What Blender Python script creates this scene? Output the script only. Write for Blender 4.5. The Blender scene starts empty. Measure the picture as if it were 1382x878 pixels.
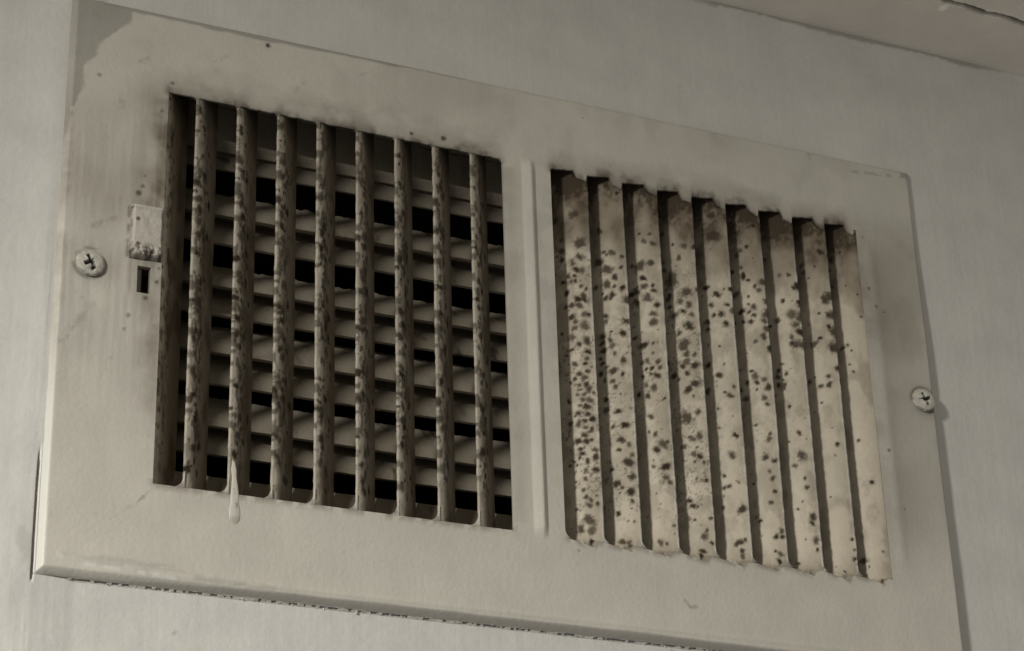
import bpy, math
import numpy as np
from mathutils import Matrix, Vector

# ------------------------------------------------------------------ camera, world, lamp, exposure
SC = bpy.context.scene
Z0 = 2.25                      # height of the vent's centre above the floor, metres

cam_data = bpy.data.cameras.new("camera")
cam = bpy.data.objects.new("camera", cam_data)
SC.collection.objects.link(cam)
SC.camera = cam
cam_data.sensor_width = 36.0
cam_data.lens = 36.0 * 3050.0 / 1382.0
cam_data.clip_start = 0.02
cam_data.clip_end = 20.0
R_AX = ((0.9088179426, -0.0291765818, 0.4161714481),      # camera right / up / back in vent axes
        (-0.1535104417, 0.9041777542, 0.3986190325),
        (-0.3879233061, -0.4261587918, 0.8172540564))
ax = [Vector((a[0], -a[2], a[1])) for a in R_AX]
M = Matrix((ax[0], ax[1], ax[2])).transposed().to_4x4()
M.translation = Vector((-0.27853555, -0.57062850, -0.29321059 + Z0))
cam.matrix_world = M

world = bpy.data.worlds.new("World")
SC.world = world
world.use_nodes = True
bg = world.node_tree.nodes["Background"]
bg.inputs["Color"].default_value = (1.0, 0.98, 0.93, 1)
bg.inputs["Strength"].default_value = 0.205

lamp_data = bpy.data.lights.new("room_lamp", 'AREA')
lamp_data.shape = 'DISK'
lamp_data.size = 0.15
lamp_data.energy = 54.0
lamp_data.color = (1.0, 0.975, 0.92)
lamp = bpy.data.objects.new("room_lamp", lamp_data)
SC.collection.objects.link(lamp)
lamp.location = (-1.10, -0.72, Z0 + 0.125)     # a ceiling fitting to the left, just under the ceiling
lamp.rotation_euler = Vector((0.05, 0.03, -0.998)).to_track_quat('-Z', 'Y').to_euler()

vs = SC.view_settings
vs.view_transform = 'Standard'
vs.look = 'None'
vs.exposure = 0.0
vs.gamma = 1.0
vs.use_curve_mapping = False
SC.render.engine = 'CYCLES'
SC.cycles.use_denoising = True

# ------------------------------------------------------------------ noise and mesh helpers (all shapes in mm: x, depth, z)
_rng = np.random.RandomState(11)
_TAB = _rng.rand(256, 256)
def vnoise(u, v, seed=0):
    u = np.asarray(u, float) + seed * 17.37
    v = np.asarray(v, float) + seed * 9.71
    iu = np.floor(u).astype(int); iv = np.floor(v).astype(int)
    fu = u - iu; fv = v - iv
    fu = fu * fu * (3 - 2 * fu); fv = fv * fv * (3 - 2 * fv)
    a = _TAB[iu % 256, iv % 256]; b = _TAB[(iu + 1) % 256, iv % 256]
    c = _TAB[iu % 256, (iv + 1) % 256]; d = _TAB[(iu + 1) % 256, (iv + 1) % 256]
    return (a * (1 - fu) + b * fu) * (1 - fv) + (c * (1 - fu) + d * fu) * fv
def fbm(u, v, seed=0, octv=4):
    s = 0; a = .5; t = 0
    for k in range(octv):
        s = s + a * vnoise(np.asarray(u) * 2 ** k, np.asarray(v) * 2 ** k, seed + k * 3); t += a; a *= .5
    return s / t
def sstep(e0, e1, x):
    t = np.clip((np.asarray(x, float) - e0) / (e1 - e0), 0, 1)
    return t * t * (3 - 2 * t)
def lines(breaks, step):
    out = [breaks[0]]
    for a, b in zip(breaks[:-1], breaks[1:]):
        st = step if not isinstance(step, dict) else step.get((a, b), 1.0)
        n = max(1, int(round((b - a) / st)))
        out += list(a + (b - a) * np.arange(1, n + 1) / n)
    return np.array(out)
def grid_faces(nu, nv, keep=None, flip=False, base=0):
    i, j = np.meshgrid(np.arange(nu - 1), np.arange(nv - 1), indexing='ij')
    a = (i * nv + j); f = np.stack([a, a + nv, a + nv + 1, a + 1], -1)
    if keep is not None:
        f = f[keep]
    f = f.reshape(-1, 4)
    return (f[:, ::-1] if flip else f) + base
def add(V, F, W, v2, f2, w2=None):
    n = sum(len(x) for x in V)
    V.append(np.asarray(v2, float)); F.append(np.asarray(f2, int) + n)
    W.append(np.zeros((len(v2), 4)) if w2 is None else np.asarray(w2, float))

ROOTZ = 92.0                   # root empty sits at the plate's bottom edge
def make(name, V, F, mat, parent=None, W=None, smooth=True, sharp=None):
    """one mesh object from numpy verts (mm) and quads; W = per-vertex wear (mould, brown, grey, pale)"""
    V = np.concatenate(V) if isinstance(V, list) else np.asarray(V, float)
    F = np.concatenate(F) if isinstance(F, list) else np.asarray(F, int)
    used = np.unique(F)
    remap = -np.ones(len(V), int); remap[used] = np.arange(len(used))
    V = V[used]; F = remap[F]
    if W is not None:
        W = np.concatenate(W) if isinstance(W, list) else np.asarray(W, float)
        W = np.clip(W[used], 0, 1)
    me = bpy.data.meshes.new(name)
    P = V * 0.001
    P[:, 2] += ROOTZ * 0.001 if parent is not None else Z0
    me.vertices.add(len(P)); me.vertices.foreach_set("co", P.ravel())
    k = F.shape[1]
    me.loops.add(F.size); me.loops.foreach_set("vertex_index", F.ravel().astype(np.int32))
    me.polygons.add(len(F))
    me.polygons.foreach_set("loop_start", (np.arange(len(F)) * k).astype(np.int32))
    me.polygons.foreach_set("loop_total", np.full(len(F), k, np.int32))
    me.update(calc_edges=True)
    me.validate()
    if smooth:
        me.polygons.foreach_set("use_smooth", np.ones(len(me.polygons), bool))
        if sharp:
            me.set_sharp_from_angle(angle=math.radians(sharp))
    if W is not None:
        at = me.attributes.new("wear_and_shade", 'FLOAT_COLOR', 'POINT')
        at.data.foreach_set("color", W.astype(np.float32).ravel())
    me.materials.append(mat)
    o = bpy.data.objects.new(name, me)
    SC.collection.objects.link(o)
    if parent is not None:
        o.parent = parent
    return o

# ------------------------------------------------------------------ materials
def paint(name, base, rough=0.5, bump=0.25, bscale=900.0, stretch=None, mottle=0.06, brown=(0.098, 0.067, 0.036),
          grey=(0.36, 0.34, 0.30), mould=(0.032, 0.0205, 0.0095), pale=(0.74, 0.72, 0.66), stroke=0.0):
    m = bpy.data.materials.new(name); m.use_nodes = True
    nt = m.node_tree; N = nt.nodes; L = nt.links
    bs = N["Principled BSDF"]
    tc = N.new("ShaderNodeTexCoord")
    at = N.new("ShaderNodeAttribute"); at.attribute_name = "wear_and_shade"
    sep = N.new("ShaderNodeSeparateColor"); L.new(at.outputs["Color"], sep.inputs[0])
    n1 = N.new("ShaderNodeTexNoise"); n1.inputs["Scale"].default_value = 70; n1.inputs["Detail"].default_value = 6
    L.new(tc.outputs["Object"], n1.inputs["Vector"])
    rmp = N.new("ShaderNodeMapRange"); rmp.inputs["To Min"].default_value = 1 - mottle * 1.6; rmp.inputs["To Max"].default_value = 1 + mottle
    rmp.inputs["From Min"].default_value = .25; rmp.inputs["From Max"].default_value = .75
    L.new(n1.outputs[0], rmp.inputs["Value"])
    n2 = N.new("ShaderNodeTexNoise"); n2.inputs["Scale"].default_value = 650; n2.inputs["Detail"].default_value = 3
    L.new(tc.outputs["Object"], n2.inputs["Vector"])
    rm2 = N.new("ShaderNodeMapRange"); rm2.inputs["To Min"].default_value = 1 - mottle * .8; rm2.inputs["To Max"].default_value = 1 + mottle * .8
    L.new(n2.outputs[0], rm2.inputs["Value"])
    mul = N.new("ShaderNodeMath"); mul.operation = 'MULTIPLY'
    L.new(rmp.outputs[0], mul.inputs[0]); L.new(rm2.outputs[0], mul.inputs[1])
    col = N.new("ShaderNodeVectorMath"); col.operation = 'SCALE'
    col.inputs[0].default_value = base
    L.new(mul.outputs[0], col.inputs["Scale"])
    cur = col.outputs[0]
    def mix(fac, c, cur):
        x = N.new("ShaderNodeMix"); x.data_type = 'RGBA'
        L.new(fac, x.inputs["Factor"]); L.new(cur, x.inputs["A"]); x.inputs["B"].default_value = (*c, 1)
        return x.outputs["Result"]
    cur = mix(sep.outputs[2], grey, cur)
    cur = mix(at.outputs["Alpha"], pale, cur)
    cur = mix(sep.outputs[1], brown, cur)
    cur = mix(sep.outputs[0], mould, cur)
    L.new(cur, bs.inputs["Base Color"])
    rr = N.new("ShaderNodeMapRange"); rr.inputs["To Min"].default_value = rough; rr.inputs["To Max"].default_value = 0.95
    L.new(sep.outputs[0], rr.inputs["Value"]); L.new(rr.outputs[0], bs.inputs["Roughness"])
    bs.inputs["Specular IOR Level"].default_value = 0.35
    nb = N.new("ShaderNodeTexNoise"); nb.inputs["Scale"].default_value = bscale; nb.inputs["Detail"].default_value = 4
    L.new(tc.outputs["Object"], nb.inputs["Vector"])
    hgt = nb.outputs[0]
    if stroke > 0:
        mp = N.new("ShaderNodeMapping"); mp.inputs["Scale"].default_value = (150, 150, 7)
        L.new(tc.outputs["Object"], mp.inputs["Vector"])
        ns = N.new("ShaderNodeTexNoise"); ns.inputs["Scale"].default_value = 1.0; ns.inputs["Detail"].default_value = 5
        L.new(mp.outputs[0], ns.inputs["Vector"])
        ad = N.new("ShaderNodeMath"); ad.operation = 'MULTIPLY_ADD'
        L.new(ns.outputs[0], ad.inputs[0]); ad.inputs[1].default_value = stroke; L.new(hgt, ad.inputs[2])
        hgt = ad.outputs[0]
    b = N.new("ShaderNodeBump"); b.inputs["Strength"].default_value = bump; b.inputs["Distance"].default_value = 0.0004
    L.new(hgt, b.inputs["Height"]); L.new(b.outputs[0], bs.inputs["Normal"])
    return m

M_WALL = paint("wall_paint", (0.705, 0.688, 0.638), 0.36, 0.42, 420, stroke=1.6, mottle=0.045, grey=(0.34, 0.32, 0.275))
M_CEIL = paint("ceiling_paint", (0.90, 0.84, 0.75), 0.7, 0.35, 600, mottle=0.04)
M_PLATE = paint("cream_plate_paint", (0.655, 0.622, 0.545), 0.42, 0.32, 700, stroke=0.9, mottle=0.04)
M_SLAT = paint("cream_slat_paint", (0.60, 0.535, 0.42), 0.52, 0.35, 1100, stroke=0.5, mottle=0.07)
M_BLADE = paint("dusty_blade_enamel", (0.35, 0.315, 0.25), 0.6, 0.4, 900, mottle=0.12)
M_SLEEVE = paint("old_sleeve_metal", (0.32, 0.28, 0.22), 0.7, 0.4, 500, mottle=0.2)
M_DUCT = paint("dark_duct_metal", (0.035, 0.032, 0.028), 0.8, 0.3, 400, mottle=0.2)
M_SCREW = paint("overpainted_screw", (0.60, 0.575, 0.49), 0.42, 0.4, 1300, mottle=0.08, mould=(0.02, 0.018, 0.014))
M_FLAKE = paint("brittle_caulk_paint", (0.70, 0.68, 0.62), 0.6, 0.5, 1500, mottle=0.1)

# ------------------------------------------------------------------ measured layout of the vent (mm from its centre)
PW, PH = 150.0, 92.0                       # half size of the faceplate
HZ = 63.0                                  # half height of the two slatted openings
LX0, LX1, RX0, RX1 = -119.4, -9.0, 7.75, 123.6
LFRONT = [-110.0 + 12.88 * i for i in range(8)]
RFRONT = [20.7 + 12.9 * i for i in range(8)]
SLOT = (-126.5, -122.5, -5.2, 3.4)
WALLY = 3.7                                # the wall lies about 4 mm behind the plate's face
CEILZ = 146.2
DUCT_X, DUCT_Z = 126.0, 73.5

# ------------------------------------------------------------------ setting: wall and ceiling
def build_wall():
    xs = lines([-600, -200, -153, -149, 149, 240, 600], {(-600, -200): 40, (-200, -153): 1.0, (-153, -149): .3, (-149, 149): 1.2, (149, 240): 1.0, (240, 600): 40})
    xs = np.unique(np.r_[xs, -DUCT_X - 1, DUCT_X + 1])
    zs = lines([-500, -140, -90, 90, 135, CEILZ], {(-500, -140): 40, (-140, -90): 1.0, (-90, 90): 1.5, (90, 135): 1.2, (135, CEILZ): 0.6})
    zs = np.unique(np.r_[zs, -DUCT_Z - 1, DUCT_Z + 1])
    X, Z = np.meshgrid(xs, zs, indexing='ij')
    Y = np.full_like(X, WALLY)
    near = (np.abs(X) < 230) & (Z > -135)
    wob = (fbm(X / 60, Z / 70, 3, 3) - .5) * 1.0 * (1 - sstep(115, 135, Z)) + (fbm(X / 14, Z / 40, 5, 3) - .5) * .12
    Y = Y + np.where(near, wob * sstep(0, 12, np.maximum(np.abs(X) - PW, np.abs(Z) - PH)), 0)
    # wall swelled forward at upper right, shaped to narrow the plate's shadow
    Y -= np.where(near, 1.7 * sstep(110, 140, X) * sstep(-30, 80, Z) * (1 - sstep(110, 140, Z)), 0)
    # paint built up flush with the plate's left edge, and the open crack at its lower end
    Y -= np.where(near, (1.9 + .5 * (fbm(Z / 7, Z * 0, 43, 3) - .5)) * np.exp(-((X + 150) / 9) ** 2) * (.45 + .55 * sstep(-66, -52, Z)) * (X < -140), 0)
    Y += np.where(near & (X < -151), (fbm(X / 3.5, Z / 45, 47, 3) - .5) * .5 * (1 - sstep(-10, 50, Z)), 0)
    Y += np.where(near, 2.4 * (1 - sstep(.05, .38, np.abs(X + 150.7 + .5 * (fbm(Z / 6, Z * 0, 45, 2) - .5)))) * (1 - sstep(-66, -50, Z + 14 * (fbm(Z / 5, Z * 0, 49, 2) - .5))) * sstep(-94, -92.5, Z), 0)
    r = np.hypot((X + 158) / 6, (Z + 92) / 14)  # brushed-on build-up of paint beside the plate's lower left corner
    Y -= np.where(near, 0.7 * np.exp(-r * r) * (0.6 + 0.8 * fbm(X / 3, Z / 14, 9)), 0)
    W = np.zeros(X.shape + (4,))
    # the joint with the ceiling: an uneven line of missed grey undercoat
    n = fbm(X / 22, Z * 0 + 3, 21, 4); wid = 1.2 + 1.6 * sstep(.36, .7, n) + 1.8 * (fbm(X / 1.6, Z / 1.2, 23, 3) - .5)
    brk = .1 + .65 * sstep(.40, .46, fbm(X / 14, Z * 0 + 9, 31, 3))
    W[..., 2] = (1 - sstep(wid * .45, wid, CEILZ - Z)) * brk * sstep(60, 80, X) * (1 - .8 * sstep(185, 205, X))
    # soot and small specks
    for (x, z, rr, a) in ((-157.5, 33.6, .7, .7), (-110.5, -104.0, .8, .35), (60, 108, .5, .15)):
        W[..., 0] = np.maximum(W[..., 0], a * (1 - sstep(rr * .4, rr * 1.2, np.hypot(X - x, Z - z))))
    # grey undercoat showing at the lower left corner, where filler has come away
    q = np.hypot((X + 152.5 + .25 * (Z + 86)) / 2.6, (Z + 84) / 7.5) + (fbm(X / 3, Z / 3, 41) - .5) * 1.0
    W[..., 2] = np.maximum(W[..., 2], .28 * (1 - sstep(.7, 1.05, q)))
    keep = ~((np.abs(X[:-1, :-1] + X[1:, 1:]) / 2 < DUCT_X + 1) & (np.abs(Z[:-1, :-1] + Z[1:, 1:]) / 2 < DUCT_Z + 1))
    V = np.stack([X, Y, Z], -1).reshape(-1, 3)
    o = make("wall", V, grid_faces(len(xs), len(zs), keep), M_WALL, None, W.reshape(-1, 4))
    o["kind"] = "structure"; o["label"] = "off-white painted wall around the vent"
build_wall()

CRACK = np.array([(150.5, -27.9), (153.1, -27.5), (159.6, -28.0), (165, -27.2), (170.1, -26.6), (177.8, -27.1), (187.4, -25.8), (200, -26.3), (216, -24.5), (240, -25.5)])
def build_ceiling():
    xs = lines([-600, 60, 140, 240, 600], {(-600, 60): 30, (60, 140): 2, (140, 240): .35, (240, 600): 40})
    ys = lines([-700, -60, -35, -20, WALLY + 1.5], {(-700, -60): 40, (-60, -35): .8, (-35, -20): .18, (-20, WALLY + 1.5): .8})
    X, Y = np.meshgrid(xs, ys, indexing='ij')
    Z = np.full_like(X, CEILZ)
    near = (X > 60) & (X < 240) & (Y > -60)
    Z = Z + np.where(near, (fbm(X / 40, Y / 40, 2, 3) - .5) * .35 * sstep(0, 8, WALLY - Y), 0)
    cy = np.interp(X, CRACK[:, 0], CRACK[:, 1]) + (fbm(X / 2.5, X * 0, 8, 3) - .5) * 1.1
    d = Y - cy
    on = sstep(149, 153, X) * (X < 240)
    wd = .55 + 1.0 * fbm(X / 5, X * 0, 4, 2)
    groove = np.exp(-(d / wd) ** 2)
    lip = np.exp(-((d - 1.2) / .9) ** 2) * .9 + np.exp(-((d + 1.3) / .8) ** 2) * .6
    Z = Z + on * (2.2 * groove - lip * .55)
    for (x, y, a, b, h) in ((156.5, -31.2, 2.4, 1.3, 1.3), (155, -23.5, 1.6, 2.2, 1.2)):     # lifted flakes of paint by the crack
        Z = Z - h * np.exp(-(((X - x) / a) ** 2 + ((Y - y) / b) ** 2) ** 2)
    W = np.zeros(X.shape + (4,))
    W[..., 0] = on * .95 * groove ** 1.2
    V = np.stack([X, Y, Z], -1).reshape(-1, 3)
    o = make("ceiling", V, grid_faces(len(xs), len(ys), None, True), M_CEIL, None, W.reshape(-1, 4))
    o["kind"] = "structure"; o["label"] = "cracked beige ceiling above the vent"
build_ceiling()

# ------------------------------------------------------------------ the vent
vent = bpy.data.objects.new("air_vent", None)
SC.collection.objects.link(vent)
vent.location = (0, 0, Z0 - ROOTZ * 0.001)
vent.empty_display_size = 0.05
vent["label"] = "cream painted metal wall air vent with two banks of mould-spotted slats"
vent["category"] = "air vent"

def seg_dist(X, Z, a, b):
    ax_, az = a; bx, bz = b
    t = np.clip(((X - ax_) * (bx - ax_) + (Z - az) * (bz - az)) / ((bx - ax_) ** 2 + (bz - az) ** 2), 0, 1)
    return np.hypot(X - ax_ - t * (bx - ax_), Z - az - t * (bz - az))

def plate_wear_and_shade(X, Z):
    """stains, missed paint, soot, a grey bottom edge and painted screw shadows on the plate"""
    W = np.zeros(X.shape + (4,))
    mould = W[..., 0]; brown = W[..., 1]; grey = W[..., 2]; pale = W[..., 3]
    inx = (sstep(LX0 - 3, LX0 + 2, X) * (1 - sstep(LX1 - 2, LX1 + 2, X)) + sstep(RX0 - 2, RX0 + 2, X) * (1 - sstep(117, 123, X)))
    up = Z - HZ
    n1 = fbm(X / 7, Z / 5, 51, 4); n2 = fbm(X / 2.2, Z / 2.2, 55, 3)
    # soot blown up from the openings: thin line on the lip, ragged plumes above it
    reach = 1.0 + 7.0 * np.clip(n1 - .38, 0, 1) / .4
    mould += inx * (up > -1.6) * np.clip(1 - np.maximum(up, 0) / reach, 0, 1) ** 1.7 * (.25 + .9 * sstep(.38, .62, n2)) * .62
    brown += inx * (up > -1.6) * np.clip(1 - np.maximum(up, 0) / (reach + 8), 0, 1) ** 1.5 * .36
    lo = -HZ - Z
    brown += inx * (lo > -1.5) * np.clip(1 - np.maximum(lo, 0) / 2.2, 0, 1) * .5 * sstep(.35, .6, n2)
    # brown ageing: left of the opening, upper left, right margin
    st = fbm(X / 1.0, Z / 22, 61, 4)
    big = fbm(X / 34, Z / 30, 65, 3)
    brown += .5 * (n1 + .2 * st) * np.exp(-((X + 121) / 5.5) ** 2) * sstep(-66, -20, Z) * (1 - sstep(58, 74, Z)) * (X < LX0 + .1)
    brown += .17 * sstep(10, 24, Z) * (1 - sstep(42, 62, Z)) * (1 - sstep(-122, -117, X)) * (.6 + .6 * sstep(.35, .62, st)) * sstep(.25, .6, big + .15)
    brown += .13 * (X < LX0) * sstep(.42, .66, st) * sstep(-60, -5, Z) * (1 - sstep(5, 12, Z))
    brown += .13 * np.exp(-((X - 131) / 9) ** 2) * sstep(-72, -40, Z) * (1 - sstep(45, 66, Z)) * (X > RX1 - 1) * (.6 + .8 * big)
    brown += .16 * sstep(122, 132, X) * sstep(-66, -30, Z) * (1 - sstep(52, 76, Z))
    brown += .12 * np.exp(-((X - LX1 - 2.2) / 2.2) ** 2) * (np.abs(Z) < 60)
    brown += (.13 * sstep(.45, .7, big) + .10 * sstep(.5, .75, fbm(X / 10, Z / 14, 67, 4))) * (.15 + .85 * sstep(-70, 10, Z))
    dh = np.maximum(np.abs(Z) - HZ, np.minimum(np.maximum(LX0 - X, X - LX1), np.maximum(RX0 - X, X - RX1)))
    brown += .11 * np.exp(-np.maximum(dh, 0) / 4.0) * (.2 + 1.6 * sstep(.35, .7, n1)) * (.35 + .65 * sstep(-55, 20, Z))
    # scuffs
    for a, b, w, s in (((-147.5, -24), (-139, -11.2), 1.1, .30), ((-140.2, 13.5), (-133.0, 18.0), 1.0, .30), ((-143, -8), (-141.5, -12), .8, .2),
                       ((-134.4, 58.0), (-133, 55), 1.0, .25), ((-128.5, 71.5), (-125, 74.5), .7, .30), ((-79.5, 72.5), (-76.5, 76), .8, .22),
                       ((-58, 82.5), (-55, 85), .6, .26), ((-105, 77), (-101, 80), .7, .26), ((-119.5, -64.8), (-123.5, -68.8), .35, .55), ((-123.5, -68.8), (-130.6, -74.9), .3, .2),
                       ((107.4, 90.6), (107.8, 86.5), .5, .3)):
        d = seg_dist(X, Z, a, b)
        mould[...] = np.maximum(mould, .8 * s * (1 - sstep(0, w * 1.6, d + 1.3 * (n2 - .5))) * sstep(.3, .62, fbm(X / 1.3, Z / 1.3, 57, 3)))
    for x, z, rr, s in ((-88.4, 86.9, 1.0, .95), (-140.8, 64.2, .9, .5), (-127.2, 27.0, 1.0, .8), (-126.0, 29.5, .7, .7), (-125.5, 33.0, .6, .5), (-128.6, -13.0, .8, .6),
                        (-129.6, -17.5, .6, .5), (-123.8, -6.6, .9, .7), (-120.6, -1, .7, .7), (-120.2, 3.5, .6, .6), (-121, -15, .5, .4), (-133, -27, .7, .2), (20.3, 84.5, .5, .4),
                        (-29.5, 66.3, 1.1, .9), (-40.5, 65.7, .9, .8), (-121.3, 56, .6, .6), (-118.4, 66.4, .8, .6),
                        (128.6, 34.5, .7, .55), (131.6, 33.0, .5, .5), (126.5, 41.0, .8, .6), (126.3, 60.5, .6, .45), (127.4, -18.0, .7, .8), (131.2, -38.0, .5, .5),
                        (50.8, -79.8, .5, .3), (12, -66.3, .5, .5), (-135, -74, .8, .15)):
        d = np.hypot(X - x, Z - z) * (1 + .5 * (n2 - .5))
        mould[...] = np.maximum(mould, s * (1 - sstep(rr * .45, rr * 1.15, d)))
    for a, b in (((47.2, -78.2), (49, -80.4)), ((49, -80.4), (51.6, -80.0))):
        mould[...] = np.maximum(mould, .38 * (1 - sstep(0, .8, seg_dist(X, Z, a, b) + .8 * (n2 - .45))))
    # dirt ringed round the screws and lever; each screw's shadow painted brown, lower right
    for x, z in ((-140.5, 1.7), (143.7, 2.4)):
        d = np.hypot(X - x, Z - z)
        mould[...] = np.maximum(mould, .55 * np.exp(-((d - 4.7) / .55) ** 2) * sstep(.4, .62, n1))
        brown += .22 * np.exp(-((np.hypot(X - x - 2.5, Z - z + 1.0) - 3) / 3.0) ** 2)
    d = seg_dist(X, Z, (-129.7, 5), (-129.7, 22))
    mould[...] = np.maximum(mould, .5 * (1 - sstep(.3, .8, d)) * sstep(.35, .55, n2))
    # old grey coat left bare: top left corner, a tapering strip on the top edge; the bottom edge is coloured grey too
    ex = np.interp(Z, [30, 47.5, 64.5, 74.7, 84.4, 91.5, 93], [-152.5, -148.6, -145.8, -141.1, -133.1, -131.5, -131.5]) + (fbm(X / 4, Z / 4, 71, 4) - .5) * 4.2
    grey[...] = np.maximum(grey, .75 * (1 - sstep(-.5, .8, X - ex)))
    band = np.interp(X, [-135, -90, -40, 10, 60, 100, 140, 150], [3.4, 3.4, 2.4, 1.2, .9, .8, 1.6, 2.2]) + (fbm(X / 6, X * 0, 75, 3) - .5) * 1.6
    grey[...] = np.maximum(grey, .85 * (1 - sstep(-.2, .4, (PH - Z) - band)) * (X > -140))
    grey[...] = np.maximum(grey, .75 * sstep(144.6, 145.2, X + (n2 - .5)) * sstep(87.2, 88, Z))
    grey[...] = np.maximum(grey, .5 * (1 - sstep(.4, .9, seg_dist(X, Z, (125, 86.0), (141, 87.6)))) * sstep(.4, .6, n2))
    bb = np.interp(X, [-150, -120, -95, -60, 0, 60, 150], [0.1, .4, 1.2, 1.7, 1.7, 1.5, .8]) + (fbm(X / 12, X * 0, 77, 3) - .5) * .9
    grey[...] = np.maximum(grey, .62 * (1 - sstep(-.1, .5, (Z + PH) - bb)))
    for a, b, s in (((-135, -86.3), (-108, -87.2), .32), ((-143, -86.8), (-120, -88.4), .24), ((-106, -88.8), (-84, -89.6), .4)):
        grey[...] = np.maximum(grey, s * (1 - sstep(.3, 1.5, seg_dist(X, Z, a, b))) * sstep(.3, .6, fbm(X / 5, Z / 1.2, 81, 3)))
    for a, b, s in (((-137, -88.6), (-128, -89.0), .9), ((-122, -89.2), (-112, -89.8), .9), ((-145, -86.5), (-143.5, -87.5), .8)):
        pale[...] = np.maximum(pale, s * (1 - sstep(.2, .9, seg_dist(X, Z, a, b))) * sstep(.3, .5, n2))
    pale[...] = np.maximum(pale, .75 * (1 - sstep(1.6, 2.6, X + PW)) * (1 - sstep(-50, -10, Z)))
    brown += .3 * (1 - sstep(1.0, 3.2, X + PW + (n1 - .5) * 3)) * sstep(-40, 0, Z) * (1 - sstep(40, 60, Z)) * n2
    return np.clip(W, 0, 1)

def plate_depth(X, Z):
    Y = np.zeros_like(X)
    for de, h in ((PW - X, 3.5), (PW + X, 2.0), (PH - Z, 3.4), (PH + Z, 2.7)):
        t = np.clip(1 - de / {2.0: 1.7, 2.7: 1.9}.get(h, 2.6), 0, 1)
        Y = np.maximum(Y, h * t ** 1.5)
    # pressed rib between the banks
    u = X - .65; le = sstep(0, 5, 65.5 - np.abs(Z - .4))
    Y -= 1.15 * le * np.clip(1 - np.abs(u + .2) / np.where(u > -.2, 1.7, 3.0), 0, 1) ** .85
    # pillowing of the thin sheet and paint relief
    Y += (fbm(X / 45, Z / 45, 91, 2) - .5) * .5 + (fbm(X / 5, Z / 8, 93, 3) - .5) * .10
    # dimple drawn in by each screw
    for x, z in ((-140.5, 1.7), (143.7, 2.4)):
        Y += .35 * np.exp(-(np.hypot(X - x, Z - z) / 6) ** 2)
    # curled lip right of the right bank, faint ridge beside the left bank
    Y -= .35 * np.exp(-((X - 128.5) / 2.2) ** 2) * sstep(0, 10, 62 - np.abs(Z))
    # ledge of thick paint left of the lever slot
    Y -= .25 * np.exp(-((X + 129.2) / .5) ** 2) * sstep(-8, -4, Z) * (1 - sstep(4, 6, Z))
    # raised brush mark along the bottom edge, peeled paint edge round the bare corner
    Y -= .3 * np.exp(-((Z + 88.6 - .004 * X) / .7) ** 2) * sstep(-140, -100, X)
    return Y

def saw(X, Z):
    """the lanced ends of the right-hand openings step like a saw: returns the warped heights"""
    Z = np.array(Z, float)
    left = [RX0] + RFRONT; right = RFRONT + [RX1 + .1]
    lo = np.zeros_like(Z); hi = np.zeros_like(Z)
    for a, b in zip(left, right):
        t = (X - a) / (b - a)
        inside = (t >= 0) & (t < 1)
        lo = np.where(inside, np.where(t < .74, 2.1 * t / .74, 2.1 * np.clip(1 - (t - .74) / .12, 0, 1)), lo)
        hi = np.where(inside, np.where(t < .66, 1.1 * t / .66, 1.1 - 2.6 * np.clip((t - .66) / .10, 0, 1) - 1.0 * np.clip((t - .76) / .24, 0, 1)), hi)
    n = .5 * (fbm(X / .9, X * 0, 97, 2) - .5)
    wl = np.clip(1 - (-HZ - Z) / 7, 0, 1) * (Z <= -HZ + .001); wh = np.clip(1 - (Z - HZ) / 7, 0, 1) * (Z >= HZ - .001)
    return Z - lo * wl + (hi + .45 * n * (hi != 0)) * wh

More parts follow.
